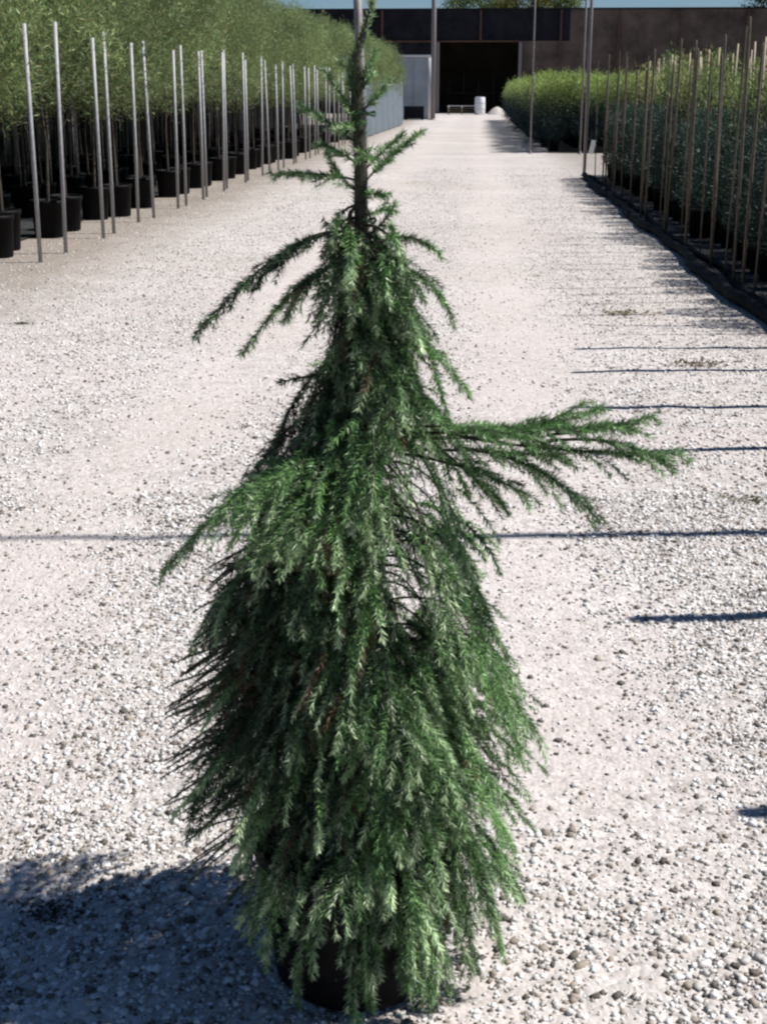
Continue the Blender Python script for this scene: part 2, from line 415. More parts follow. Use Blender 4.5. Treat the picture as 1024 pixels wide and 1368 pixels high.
# short inner shoots close to the trunk, coloured dark for the crown's inner shade
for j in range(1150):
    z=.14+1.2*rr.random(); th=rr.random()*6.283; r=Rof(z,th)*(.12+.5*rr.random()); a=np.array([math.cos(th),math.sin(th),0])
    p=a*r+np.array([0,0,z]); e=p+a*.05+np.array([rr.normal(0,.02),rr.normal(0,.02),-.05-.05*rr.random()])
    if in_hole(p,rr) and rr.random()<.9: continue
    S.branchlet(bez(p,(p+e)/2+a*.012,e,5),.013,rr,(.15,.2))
# dark filler shoots, left and back of the skirt; shade put into their colour
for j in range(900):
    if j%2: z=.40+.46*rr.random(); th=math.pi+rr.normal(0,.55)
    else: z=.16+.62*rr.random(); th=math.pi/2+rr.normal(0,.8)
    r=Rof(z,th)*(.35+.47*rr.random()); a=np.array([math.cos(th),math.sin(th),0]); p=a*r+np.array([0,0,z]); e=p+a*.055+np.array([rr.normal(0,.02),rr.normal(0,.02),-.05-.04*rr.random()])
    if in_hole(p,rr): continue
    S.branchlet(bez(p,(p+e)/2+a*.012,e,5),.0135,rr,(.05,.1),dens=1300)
# fresh pale shoots on the outside
for j in range(330):
    z=.12+1.2*rr.random()**1.1; th=rr.random()*6.283; r=Rof(z,th)*(.84+.2*rr.random()); c_,s2=math.cos(th),math.sin(th); a=np.array([c_,s2,0])
    if in_hole(a*r+np.array([0,0,z]),rr) or (z<.22 and s2<-.2 and rr.random()<.7) or (c_<-.3 and .5<z<.86 and rr.random()<.85): continue  # pale shoots thinned on the left to keep its painted hollow dark
    big=rr.random()<.32
    e=a*r+np.array([rr.normal(0,.02),rr.normal(0,.02),z-.035]); p=a*r*.74+np.array([rr.normal(0,.01),rr.normal(0,.01),z+.035+.02*rr.random()])
    S.branchlet(bez(p,p*.4+e*.6+np.array([0,0,.025]),e,6),.0135,rr,(.8,1.0) if big else (.6,.5),w=.0034 if big else .0023,dens=1900 if big else 1200)
# hanging strands in front of and beside the pot (x,z of start, x,z of tip, y)
for x0,z0,x1,z1,y in ((-.02,.24,-.012,.02,-.19),(.0,.30,.01,.09,-.20),(.10,.26,.105,.02,-.16),(.13,.25,.15,.02,-.12),(.08,.30,.09,.1,-.2),(.17,.30,.20,.03,-.08),
                      (.2,.32,.245,.1,-.05),(-.10,.27,-.112,.06,-.16),(-.17,.3,-.2,.13,-.1),(-.15,.35,-.165,.1,-.14),(.22,.3,.3,.12,.02),(.18,.38,.25,.09,-.1),(.12,.34,.13,.06,-.17)):
    cv=bez(np.array([x0*.6,y*.6,z0+.05]),np.array([x0,y,z0]),np.array([x1,y,z1]),10)
    grow_branch(S,cv,rr,.05,gap=.012,start=.3,hue=.55,droop=1.1,tipl=1,holes=False)
S.build('foliage',tree,rr)
S.twigs.build('twigs',M['bark'],tree,True)
# leader and its short side shoots
SL=Sprays(); LD=np.array([(0,0,1.30),(.0,0,1.45),(-.005,0,1.54),(-.006,-.002,1.60),(.006,-.004,1.635),(.018,-.004,1.67),(.024,-.004,1.73)])
def shoot(S,pts,sec=.02,hue=.5,gap=.012,tipl=1,start=.2,droop=.2,needle=.012,r=.002): grow_branch(S,np.array(pts,float),rr,sec,gap,start,hue,droop,r,False,tipl,needle)
def cpts(p0,p1,p2): return bez(np.array(p0,float),np.array(p1,float),np.array(p2,float),8)
SL.branchlet(LD[0:4],.021,rr,(.2,.1),dens=4600,w=.0026); SL.branchlet(LD[1:4],.015,rr,(.7,.6),dens=900,w=.0026); SL.branchlet(LD[2:],.014,rr,(.7,.9),dens=2600,w=.0028)
for a in (((0,0,1.47),(-.03,0,1.50),(-.095,-.01,1.535)),((0,0,1.49),(-.02,0,1.54),(-.055,0,1.585)),((0,0,1.42),(-.06,.0,1.437),(-.135,-.01,1.43)),
          ((0,0,1.41),(.03,0,1.45),(.095,-.01,1.495)),((0,.01,1.43),(.03,.02,1.46),(.065,.02,1.49)),((0,0,1.36),(.02,0,1.38),(.05,0,1.375)),
          ((0,0,1.53),(-.015,0,1.56),(-.02,.01,1.60)),((0,0,1.55),(.012,0,1.57),(.02,0,1.58)),((0,0,1.46),(.01,-.03,1.47),(.012,-.05,1.45)),
          ((0,0,1.44),(-.03,.01,1.47),(-.07,.01,1.475)),((0,0,1.52),(.02,0,1.54),(.045,0,1.57)),((0,0,1.4),(-.03,0,1.42),(-.05,0,1.46)),((0,0,1.39),(.02,-.02,1.41),(.04,-.03,1.40)),((0,0,1.56),(.015,0,1.585),(.022,0,1.61)),((0,0,1.50),(-.01,-.02,1.51),(-.03,-.03,1.5))):
    shoot(SL,cpts(*a),.034,gap=.005,hue=.6)
SL.build('leader_shoots',tree,rr)
SL.twigs.build('leader_twigs',M['bark'],tree,True)
# stray arms that break the outline, each a part of its own
arms=[
 ('dark bare-tipped upper left branch',[((0,0,1.335),(-.10,-.02,1.37),(-.262,-.05,1.185)),((-.02,0,1.34),(-.09,-.02,1.36),(-.17,-.04,1.255)),((-.02,0,1.33),(-.06,-.02,1.36),(-.13,-.04,1.30))],.045,.1,.15),  # needles coloured dark to stand for backlight
 ('second upper left branch',[((0,0,1.30),(-.09,-.04,1.30),(-.185,-.06,1.16)),((0,0,1.30),(-.07,-.03,1.31),(-.12,-.05,1.21)),((0,0,1.31),(-.03,-.05,1.33),(-.06,-.07,1.22))],.045,.5,.8),
 ('short upper right branch',[((0,0,1.31),(.07,.01,1.36),(.125,0,1.31)),((0,0,1.27),(.10,0,1.32),(.15,0,1.20)),((0,0,1.33),(.03,0,1.345),(.055,0,1.385))],.045,.5,.6),
 ('long level branch reaching far right',[((0,0,1.02),(.22,-.02,1.02),(.445,-.04,1.045)),((.10,0,1.01),(.28,.02,1.00),(.40,.03,1.06)),((.14,-.01,1.02),(.30,-.03,.99),(.515,-.06,1.0)),
                        ((.15,-.02,1.0),(.3,-.03,.99),(.385,-.05,.885)),((.1,0,.99),(.22,.02,.985),(.34,.03,.97)),((.12,0,1.0),(.2,.0,.93),(.235,.0,.90)),((.05,-.02,1.03),(.18,-.03,1.05),(.30,-.04,1.01)),
                        ((.05,.02,1.0),(.2,.02,1.03),(.33,.0,1.03)),((.06,-.02,.99),(.17,-.04,.98),(.27,-.06,.93)),((.2,-.02,1.01),(.29,-.02,1.03),(.36,-.02,1.075)),((.3,-.02,1.02),(.38,-.03,1.03),(.47,-.03,1.055)),
                        ((.3,-.02,1.01),(.42,-.04,1.03),(.50,-.05,.975))],.075,.6,.5),
 ('pale drooping lower left branch',[((0,0,.98),(-.17,-.04,1.0),(-.325,-.08,.80)),((-.02,0,.97),(-.16,-.03,.98),(-.24,-.03,.88)),
   ((0,-.03,1.0),(-.11,-.12,1.03),(-.2,-.17,.90)),((0,-.03,.97),(-.08,-.14,1.0),(-.13,-.2,.87)),((0,-.02,.99),(-.15,-.08,1.01),(-.23,-.11,.91)),((0,-.02,.95),(-.1,-.13,.97),(-.17,-.19,.85)),((0,-.03,.96),(-.03,-.14,.99),(-.07,-.2,.86))],.075,.75,.9),
 ('thin left twig at mid height',[((0,0,1.12),(-.07,0,1.12),(-.135,-.01,1.105))],.02,.1,.1),
 ('drooping branch at the back of the crown',[((0,0,1.08),(-.02,.16,1.14),(-.03,.36,1.00)),((0,0,.98),(.03,.18,1.06),(.05,.38,.88)),((0,0,.9),(-.06,.2,.97),(-.12,.37,.80)),((0,0,1.0),(.0,.2,1.05),(.0,.34,.93)),((0,0,.86),(.02,.2,.92),(-.02,.38,.74)),((0,0,1.02),(.05,.14,1.1),(.03,.31,1.02))],.10,.4,.3),  # limbs out of sight, added to fill out the ground shadow
 ('tufted right branch above the long one',[((0,0,1.16),(.1,-.02,1.2),(.175,-.03,1.09)),((0,0,1.1),(.1,-.04,1.14),(.18,-.05,.97))],.06,.65,.6),
]
for lab,curves,sec,hue,tl in arms:
    A=Sprays()
    for cv in curves: grow_branch(A,bez(*[np.array(v,float) for v in cv],12),rr,sec,gap=.0095,start=.3,hue=hue,droop=.3,tipl=tl,holes=False,twig_r=.0032)
    b=A.twigs.build('branch',M['bark'],tree,True); b['label']=lab
    A.build('needles',b,rr)
# side twigs poking out on the left, needles coloured dark as silhouettes in shade
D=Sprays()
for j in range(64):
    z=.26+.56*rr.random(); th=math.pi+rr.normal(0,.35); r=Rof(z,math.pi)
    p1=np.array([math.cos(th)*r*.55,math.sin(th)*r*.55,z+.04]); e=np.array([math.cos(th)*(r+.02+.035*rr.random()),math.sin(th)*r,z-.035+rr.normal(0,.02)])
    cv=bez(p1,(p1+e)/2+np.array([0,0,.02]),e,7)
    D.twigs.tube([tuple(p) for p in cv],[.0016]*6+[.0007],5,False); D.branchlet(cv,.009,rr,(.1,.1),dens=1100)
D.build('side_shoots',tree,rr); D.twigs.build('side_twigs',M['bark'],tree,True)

t=MB(); t.tube([(0,0,.22),(.004,.003,.5),(-.003,0,.9),(.002,0,1.2)]+[tuple(p) for p in LD],[.017,.016,.013,.011,.010,.009,.008,.0065,.005,.0035,.002],8,False)
t.build('trunk',M['bark'],tree,True)
st=MB(); st.tube([(.010,.018,.05),(.010,.016,.9),(.004,.015,1.5),(-.006,.013,1.78)],.0066,8); st.build('stake',M['stake'],tree,True)
for z in (.62,1.05,1.36,1.52):
    tm=MB(); pts=[(.005+.019*math.cos(a),.006+.022*math.sin(a),z+.003*math.sin(3*a)) for a in np.linspace(0,2*math.pi,15)]
    tm.tube(pts,.0022,5,False); tm.build('tie',M['tie'],tree,True)
p=MB()
p.lathe([(.0,.004),(.144,.004),(.150,.012),(.152,.03),(.170,.20),(.177,.262),(.187,.264),(.189,.290),(.182,.293),(.177,.284),(.173,.24)],56)
pot=p.build('pot',M['pot'],tree,True); pot.location.x=-.014
s=MB(); s.lathe([(.175,.262),(.12,.270),(.06,.266),(.0,.272)],40); s.build('soil',M['soil'],pot,True)

# ------------------------------------------------------------------ left bed: tall potted trees
def crown_points(n, rr, zc, rz, rxy, nclump, spread):
    th=rr.random(nclump)*6.283; h=rr.random(nclump)*2-1; rad=rxy*np.sqrt(1-(h*.85)**2)*np.sqrt(rr.random(nclump))*1.0
    C=np.stack([rad*np.cos(th),rad*np.sin(th),zc+rz*h],-1)
    i=rr.integers(0,nclump,n); P=C[i]+rr.standard_normal((n,3))*spread
    return P,C,i
def feathery_crown(name, seed, n=10500):
    rr=np.random.default_rng(seed)
    P,C,i=crown_points(n,rr,2.36,.90,.64,50,(.10,.10,.12))
    ax=np.array([0,0,1.9]); d=unit(P-ax)*.6+np.array([0,0,.45])+rr.standard_normal((n,3))*.75
    col=np.array([.19,.255,.105])*(.6+.8*rr.random((n,1))); col=col*(.5+.95*rr.random((50,1)))[i]
    col[:,0]*=.8+.5*rr.random(n)
    return leaves_mesh(name,P,d,.04+.06*rr.random(n),.007+.006*rr.random(n),col,rr)
crowns=[feathery_crown('crown',100+k) for k in range(5)]
for c in crowns: c.materials.append(M['leaf'])
def branch_set(seed):
    rr=np.random.default_rng(seed); mb=MB(); top=2.2+.3*rr.random()
    mb.tube([(0,0,.36),(.01*rr.normal(),.01*rr.normal(),1.0),(.02*rr.normal(),.02*rr.normal(),1.6),(.03*rr.normal(),.03*rr.normal(),top)],[.022,.018,.015,.007],7,False)
    for k in range(7):
        z=1.15+.14*k; a=rr.random()*6.283; l=.35+.2*rr.random()
        mb.tube([(0,0,z),(l*.5*math.cos(a),l*.5*math.sin(a),z+.25),(l*math.cos(a),l*math.sin(a),z+.55)],[.008,.005,.002],5,False)
    return mb.mesh('trunk',True)
trunks=[branch_set(200+k) for k in range(3)]
for c in trunks: c.materials.append(M['bark'])
def pot_mesh(r,h):
    mb=MB(); mb.lathe([(0,.004),(r*.80,.004),(r*.83,.02),(r*.95,h*.88),(r*1.0,h*.885),(r*1.02,h),(r*.96,h),(r*.94,h*.93)],24)
    me=mb.mesh('pot',True); me.materials.append(M['pot']); return me
def soil_mesh(r,h):
    mb=MB(); mb.lathe([(r*.94,h*.92),(r*.5,h*.95),(0,h*.94)],16); me=mb.mesh('soil',True); me.materials.append(M['soil']); return me
potL=pot_mesh(.195,.41); soilL=soil_mesh(.195,.41)
sm=MB(); sm.tube([(0,0,0),(0,0,2.15)],.0135,6); rearstake=sm.mesh('stake',True); rearstake.materials.append(M['stake'])
def proto_tree(ci, ti, stake=True):
    r=empty('potted_tree'); tag(r,'potted tree','tree')
    ph=link_mesh('pot',potL,None,r); link_mesh('soil',soilL,None,ph)
    link_mesh('trunk',trunks[ti],None,r); link_mesh('crown',crowns[ci],None,r)
    if stake: o=link_mesh('stake',rearstake,None,r); o.location=(.13,-.08,.0)
    return r
ORD=['first','second','third','fourth','fifth','sixth','seventh','eighth','ninth','tenth','eleventh','twelfth','thirteenth','fourteenth','fifteenth','sixteenth',
 'seventeenth','eighteenth','nineteenth','twentieth']
def ordinal(n):
    if n<20: return ORD[n]
    tens={2:'twenty',3:'thirty',4:'forty',5:'fifty',6:'sixty'}[(n+1)//10]
    return tens+'-'+ORD[(n+1)%10-1] if (n+1)%10 else {'twenty':'twentieth','thirty':'thirtieth','forty':'fortieth','fifty':'fiftieth','sixty':'sixtieth'}[tens]
protosF=[proto_tree(k%5,k%3,False) for k in range(5)]; protosR=[proto_tree((k+2)%5,(k+1)%3,True) for k in range(5)]
usedF=set(); usedR=set()
def place(protos,used,k,x,y,rz,scale,label,group,sz=None):
    k%=len(protos)
    if k in used: o=copy_tree(protos[k])
    else: o=protos[k]; used.add(k)
    o.location=(x,y,0); o.rotation_euler=(rr2.normal(0,.012),rr2.normal(0,.012),rz); o.scale=(1,1,1)
    for ch in o.children:
        if ch.name.startswith('crown'): ch.scale=(scale,scale,sz or scale)
    o['label']=label; o['group']=group
    return o
rr2=np.random.default_rng(5)
ys=[]; y=10.55
while y<69:
    ys += [y,y+.62]; y+=2.02
ys=np.array(ys)
nF=0
for i,y in enumerate(ys):
    for row in range(4):
        if row>=2 and y>47: continue
        x=-4.78-.98*row+rr2.normal(0,.05)+(.42 if y>50 else .0); yy=y+.45+rr2.normal(0,.07)+row*.3
        g='tall potted trees of the left bed'
        if row==0:
            lab=f'feathery green tree in black pot, {ordinal(i)} along the lane side of the left bed'
            place(protosF,usedF,i,x,yy,rr2.random()*6.28,.98+.3*rr2.random(),lab,g,.93+.19*rr2.random())
        else:
            lab=('feathery green tree in black pot, second row of left bed','feathery green tree in the third row of left bed','feathery green tree in the rearmost row of left bed')[row-1]
            place(protosR,usedR,i*3+row,x,yy,rr2.random()*6.28,1.02+.3*rr2.random(),lab,g,.95+.25*rr2.random())
tag(sheet('shade_sheet_left',-9.2,-4.95,9,71,.012,M['mat'],seed=6,edge=0),kind='structure')  # black sheet added so the ground under the left bed stays dark
# galvanised stakes in front of the left bed
stk=MB(); stk.tube([(0,0,0),(0,0,2.17)],.021,8); stkm=stk.mesh('galvanised_stake',True); stkm.materials.append(M['steel'])
fronty=[12.66,13.40,14.90,15.42,16.85,17.45,18.95,19.45,20.55,21.05,22.4,23.0,24.6,25.2,26.7,27.3,29.0,29.7,31.3,31.9,33.5,34.2,35.8,36.5,38.2,38.9,40.6,41.3,43.0,43.7,45.4,46.1]
for i,y in enumerate(fronty):
    o=link_mesh('galvanised_stake',stkm,None); o.location=(-4.16+rr2.normal(0,.025),y,0)
    o.rotation_euler=(rr2.normal(0,.010),rr2.normal(0,.012),0); o.scale=(1,1,.97+.06*rr2.random())
    tag(o,f'grey galvanised stake, {ordinal(i)} from the left along the front of the left bed','stake','galvanised stakes fronting the left bed')
# backing net added to darken the left bed, blue grey screen far along it
def screen(name,label,x0,y0,x1,y1,h,mat,step=3.0,post=.04,cat='fence',seed=1):
    L=math.hypot(x1-x0,y1-y0); r=empty(name,(x0,y0,0),math.atan2(y1-y0,x1-x0)); tag(r,label,cat)
    n=max(1,round(L/step)); rq=np.random.default_rng(seed)
    nx=n*8; nz=8; xs=np.linspace(0,L,nx+1); zs=np.linspace(.03,h,nz+1); V=[];F=[]
    for k,s in ((0,-.006),(1,.006)):
        for z in zs:
            for x in xs: V.append((x,s+.035*math.sin(x*2.1+z)+.02*math.sin(x*5.3-z*3),z-.05*abs(math.sin(math.pi*x/(L/n)))*(z/h)))
    W=nx+1; o=W*(nz+1)
    for j in range(nz):
        for i in range(nx):
            a=j*W+i; F.append((a,a+1,a+W+1,a+W)); F.append((o+a,o+a+W,o+a+W+1,o+a+1))
    me=bpy.data.meshes.new('net_panel'); me.from_pydata(V,[],F); me.update(); me.polygons.foreach_set('use_smooth',[True]*len(F))
    link_mesh('net_panel',me,mat,r)
    for i in range(n+1):
        m=MB(); m.tube([(L*i/n,.08,0),(L*i/n,.08,h+.12)],post,8); m.build('post',M['steel'],r,True)
screen('dark_backing','near black net added behind the left bed trees for dark depth',-9.3,10,-9.3,72,3.0,M['net_backing'],4)
screen('windbreak_screen','blue grey windbreak screen standing along the far end of the left bed',-4.05,47.5,-3.75,70,2.0,M['net_blue'],3.2)

# ------------------------------------------------------------------ right bed: shrubs, canes
def shrub_crown(name, seed, n=4200, col=(.05,.085,.03), top=(.27,.34,.10), H=1.78, r=.34):
    rr=np.random.default_rng(seed); nc=44
    th=rr.random(nc)*6.283; z=.42+(H-.5)*rr.random(nc); rad=r*np.sqrt(rr.random(nc))*(1-.35*(z/H)**3)
    C=np.stack([rad*np.cos(th),rad*np.sin(th),z],-1); i=rr.integers(0,nc,n); P=C[i]+rr.standard_normal((n,3))*(.07,.07,.12)
    d=rr.standard_normal((n,3))*.6+np.array([0,0,.9])+unit(P-np.array([0,0,1]))*.5
    k=np.clip((P[:,2]-.95)/.8+.18*rr.standard_normal(n),0,1)[:,None]  # low leaves darker, tops brighter: the row's shade put into leaf colour
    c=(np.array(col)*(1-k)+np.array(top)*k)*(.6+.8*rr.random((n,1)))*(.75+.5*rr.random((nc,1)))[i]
    me=leaves_mesh(name,P,d,.035+.05*rr.random(n),.009+.009*rr.random(n),c,rr); me.materials.append(M['shrub']); return me
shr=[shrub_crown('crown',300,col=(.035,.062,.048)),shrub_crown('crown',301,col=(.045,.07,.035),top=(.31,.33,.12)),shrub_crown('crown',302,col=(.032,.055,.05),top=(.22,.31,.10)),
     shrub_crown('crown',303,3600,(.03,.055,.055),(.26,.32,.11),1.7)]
def far_crown(name,seed):
    me=shrub_crown(name,seed,5200,(.016,.034,.038),(.29,.38,.10),1.72,.40)  # dark blue-green low leaves stand for shade below the bright tops
    return me
farc=[far_crown('crown',310),far_crown('crown',311)]
potR=pot_mesh(.15,.30); soilR=soil_mesh(.15,.30)
cm=MB(); cm.tube([(0,0,.05),(.01,.0,1.1),(0,.01,2.12)],.012,6); canem=cm.mesh('cane',True); canem.materials.append(M['cane'])
tm=MB(); tm.tube([(0,0,.26),(.01,0,.8),(0,.01,1.4)],[.012,.009,.004],6,False)
for k in range(9):
    a=k*2.4; z=.45+.1*k; tm.tube([(0,0,z),(.12*math.cos(a),.12*math.sin(a),z+.15),(.2*math.cos(a),.2*math.sin(a),z+.38)],[.005,.003,.0015],5,False)
trR=tm.mesh('stem',True); trR.materials.append(M['bark'])
tg=MB(); tg.box(-.03,.03,-.002,.002,-.05,.05); tagm=tg.mesh('label_tag'); tagm.materials.append(M['tagw'])
def proto_shrub(k):
    r=empty('potted_shrub'); tag(r,'potted shrub','shrub')
    ph=link_mesh('pot',potR,None,r); link_mesh('soil',soilR,None,ph); link_mesh('stem',trR,None,r); link_mesh('crown',shr[k],None,r)
    o=link_mesh('cane',canem,None,r); o.location=(-.04,-.05,0); return r
ps=[proto_shrub(k) for k in range(4)]; usedS=set()
for row,x0 in enumerate((3.15,3.85,4.6,5.4)):
    yv=np.arange(9.2+.3*row,26.8,.74)
    for i,y in enumerate(yv):
        lab=(f'bushy green shrub with bamboo cane, {ordinal(i)} along the lane side of the right bed','bushy green shrub with cane in the second row of right bed',
             'bushy green shrub with cane in the third row of right bed','bushy green shrub with cane in the rearmost row of right bed')[row]
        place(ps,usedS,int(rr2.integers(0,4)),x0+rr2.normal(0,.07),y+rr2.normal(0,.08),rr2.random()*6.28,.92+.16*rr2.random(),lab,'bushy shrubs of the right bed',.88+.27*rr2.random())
for row,x0 in enumerate((2.15,3.0,3.9,4.8)):
    yv=np.arange(38.2,(84,70,56,50)[row],.95)
    for i,y in enumerate(yv):
        lab=(f'clipped green shrub, {ordinal(i)} along the lane side of the far right bed','clipped green shrub in the second row of the far right bed',
             'clipped green shrub in the third row of the far right bed','clipped green shrub in the rearmost row of the far right bed')[row]
        o=place(ps,usedS,int(rr2.integers(0,4)),x0+rr2.normal(0,.07),y+rr2.normal(0,.08),rr2.random()*6.28,1.45+.1*rr2.random(),lab,'bushy shrubs of the far right bed',1.16+.1*rr2.random())
        for ch in list(o.children):
            if ch.name.startswith('cane'): bpy.data.objects.remove(ch)
            elif ch.name.startswith('crown'): ch.data=farc[i%2]; ch.location=(0,0,-.12)
# timber stakes along the lane edge of the right bed
wy=[2.94,4.13,6.12,6.88,7.86,8.6,9.15,9.5,10.05,10.6,11.1,11.45,12.0,12.55,12.9,13.5,13.9,14.6,14.95,15.3,15.9,16.4,17.2,17.7,18.4,19.0,19.5,20.3,21.0,21.6,22.8,23.5,24.2,25.6]
wm=MB(); wm.tube([(0,0,0),(.004,0,1.0),(0,.003,2.03),(0,.003,2.05)],[.022,.021,.018,.012],8); wmm=wm.mesh('timber_stake',True); wmm.materials.append(M['shaded_timber'])
for i,y in enumerate(wy):
    o=link_mesh('timber_stake',wmm,None); o.location=(2.19+rr2.normal(0,.05),y,0); o.rotation_euler=(rr2.normal(0,.018),rr2.normal(0,.02),rr2.random()*6)
    o.scale=(1.5,1.5,1.08) if i<6 else ((.66,.66,.90+.2*rr2.random()) if i%3 else (.45,.45,.8+.3*rr2.random()))
    tag(o,f'thin grey brown timber stake, {ordinal(i)} from the camera along the right bed edge','stake','timber stakes along the right bed edge')
# saplings between them in small pots
def sapling(name,seed):
    rr=np.random.default_rng(seed); n=1500; z=.30+.95*rr.random(n); a=rr.random(n)*6.283; r0=.05+.2*np.sqrt(rr.random(n))*(1.2-.5*z)
    P=np.stack([r0*np.cos(a),r0*np.sin(a),z],-1); d=P*np.array([6,6,0])+np.array([0,0,.6])+rr.standard_normal((n,3))*.3
    c=np.array([.028,.055,.042])*(.6+.8*rr.random((n,1))); me=leaves_mesh(name,P,d,.04+.04*rr.random(n),.008+.007*rr.random(n),c,rr); me.materials.append(M['shrub']); return me
sp=empty('potted_sapling'); tag(sp,'sapling','sapling'); ph=link_mesh('pot',potR,None,sp); link_mesh('soil',soilR,None,ph)
link_mesh('stem',trR,None,sp); link_mesh('crown',sapling('crown',400),None,sp)
first=True
for i,y in enumerate(np.arange(9.6,26.4,.52)):
    o=sp if first else copy_tree(sp); first=False
    o.location=(2.62+rr2.normal(0,.06),y,0); o.rotation_euler=(0,0,rr2.random()*6.28); s_=.85+.3*rr2.random(); o.scale=(s_,s_,s_)
    tag(o,f'slender dark sapling in a small black pot, {ordinal(i)} along the right bed edge','sapling','saplings behind the timber stakes')
for i,(x,y,z,lab) in enumerate(((2.62,13.9,.52,'white plant tag hanging low among the nearest right bed saplings'),(2.5,20.2,.55,'upper of two white tags midway along the right bed'),
     (2.5,20.0,.32,'lower of two white tags midway along the right bed'),(2.25,27.05,.55,'white label fixed at the foot of the tall grey post'),(2.45,11.2,.25,'white tag standing in for lit gravel near right photo edge'))):  # last tag is added in place of a lit gravel patch
    o=link_mesh('plant_tag',tagm,None); o.location=(x,y,z); o.rotation_euler=(.2,.1,.2*i); o.scale=(1.3,1,1.2) if i!=3 else (2,1,2.6); tag(o,lab,'tag')
# wire along the bed at chest height
wr=empty('training_wire',(3.12,9,0)); tag(wr,'dark horizontal wire strung level along the right bed','wire')
m=MB(); m.tube([(0,k*1.0,1.50+.012*math.sin(k*1.3)) for k in range(18)],.012,6); m.build('strand',M['wire'],wr)
# grey posts
def post(x,y,h,r,label,r2=None,cap=True):
    o=empty('steel_post',(x,y,0)); tag(o,label,'post','tall grey steel posts')
    m=MB(); m.tube([(0,0,0),(0,0,h*.5),(0,0,h)],[r,(r+(r2 or r))/2,r2 or r],12); m.build('shaft',M['stake'],o,True)
    m=MB(); m.lathe([(r*2.2,.0),(r*2.2,.02),(r*1.2,.03),(r*1.05,.10)],12); m.build('base_collar',M['stake'],o,True)
post(2.12,27.1,5.2,.032,'grey steel post at the far corner of the right bed')
post(2.75,36.9,5.5,.026,'grey steel post before the far right bed, just behind the corner post')
post(1.45,37.2,5.5,.022,'slim grey steel post at the lane corner of the far right bed')
post(-2.65,84,10.5,.14,'tall grey pole beside the white shed')
post(3.35,5.0,7.2,.036,'tall slim grey post beyond the right photo edge whose shadow crosses the lane',.02)

# ------------------------------------------------------------------ far end of the lane
def xw(px,y): # lateral position that a bearing px has at distance y
    xc=(px-512)/1779*(y/1.049); return xc*math.cos(YAW)-y*math.sin(YAW)
# white shed
Y=86; x1=xw(571,Y); x0=x1-3.4
sh=empty('storage_shed',((x0+x1)/2,Y,0)); tag(sh,'white storage shed, front greyed for shade, at the end of the left bed','shed')
w=(x1-x0)/2; m=MB(); m.box(-w,w,0,.08,0,3.6); m.build('front_wall',M['grey_panel'],sh)  # front face of the white shed greyed to stand for its shade
m=MB(); m.box(w-.06,w+.0,.085,2.6,0,3.6); m.box(-w,-w+.06,.085,2.6,0,3.6); m.box(-w+.07,w-.07,2.5,2.58,0,3.6); m.build('wall',M['white_paint'],sh)
m=MB(); m.tube([(w+.2,.02,0),(w+.2,.02,3.62)],.22,16); m.build('lit_corner_post',M['white_paint'],sh,True)  # round post added to catch the sun and brighten the corner
m=MB(); m.box(-w-.1,w+.3,-.12,2.75,3.63,3.78); m.build('roof',M['white_paint'],sh)
for k in range(3):
    m=MB(); m.box(-w+.5+k*1.0,-w+.53+k*1.0,-.02,-.003,.05,3.55); m.build('panel_seam',M['steel'],sh)
cr=empty('crate',(xw(553,84.5),84.5,0)); tag(cr,'dark crate on the ground before the pale shed','crate')
m=MB(); m.box(-.6,.6,-.35,-.32,.1,.75); m.box(-.6,.6,.32,.35,.1,.75); m.box(-.6,-.57,-.31,.31,.1,.75); m.box(.57,.6,-.31,.31,.1,.75); m.box(-.56,.56,-.31,.31,.1,.13); m.build('body',M['net_dark'],cr)
for sx in (-.5,.5):
    m=MB(); m.box(sx-.06,sx+.06,-.3,.3,0,.09); m.build('foot',M['net_dark'],cr)
m=MB(); m.box(-.63,.63,-.38,.38,.76,.80); m.build('lid',M['net_dark'],cr)
# shade house
Y=111; TOP=7.75; BE=5.45
xo0,xo1=xw(586,Y),xw(691,Y); xm=xw(757,Y)
hs=empty('shade_house',(0,Y,0)); tag(hs,'huge dark shade house closing the far end of the lane','shade house')
def wall(name,x0,x1,y0,y1,z0,z1,mat): m=MB(); m.box(x0,x1,y0,y1,z0,z1); return m.build(name,mat,hs)
wall('wall',-48,xo0,0,.15,0,TOP,M['net_dark'])
wall('lintel_panel',xo0,xm,0,.15,BE,TOP,M['net_dark'])
wall('wall',xo1,xm,0.01,.16,0,BE-.002,M['net_brown'])
wall('wall',xm,50,0,.15,0,TOP,M['net_brown'])
wall('wall',-48,50,12,12.15,0,TOP,M['dark_in'])
wall('wall',-48.15,-48,0.2,12,0,TOP,M['net_dark']); wall('wall',50,50.15,0.2,12,0,TOP,M['net_dark'])
wall('roof',-48.2,50.2,-.1,12.3,TOP+.003,TOP+.12,M['net_dark'])
wall('beam',-30,xo1+.2,-.14,-.02,BE-.08,BE+.04,M['rust'])
for k,px in enumerate((430,510,640,745,820,900,985)):
    x=xw(px,Y); z0=BE+.05 if px==640 else 0
    m=MB(); m.box(x-.07,x+.07,-.3,-.16,z0,TOP-.05); m.build('post',M['rust'],hs)
for x in (xo0-.1,xo1+.1):
    m=MB(); m.box(x-.12,x+.12,-.34,-.15,0,BE-.09); m.build('door_post',M['stake'],hs)
for k in range(5):
    x=xo0+.6+k*1.25; wall('rack',x,x+.08,6.0,6.08,0,2.6+.5*(k%2),M['rust'])
wall('rack',xo0+.6,xo1-.6,5.9,5.98,1.5,1.6,M['rust'])
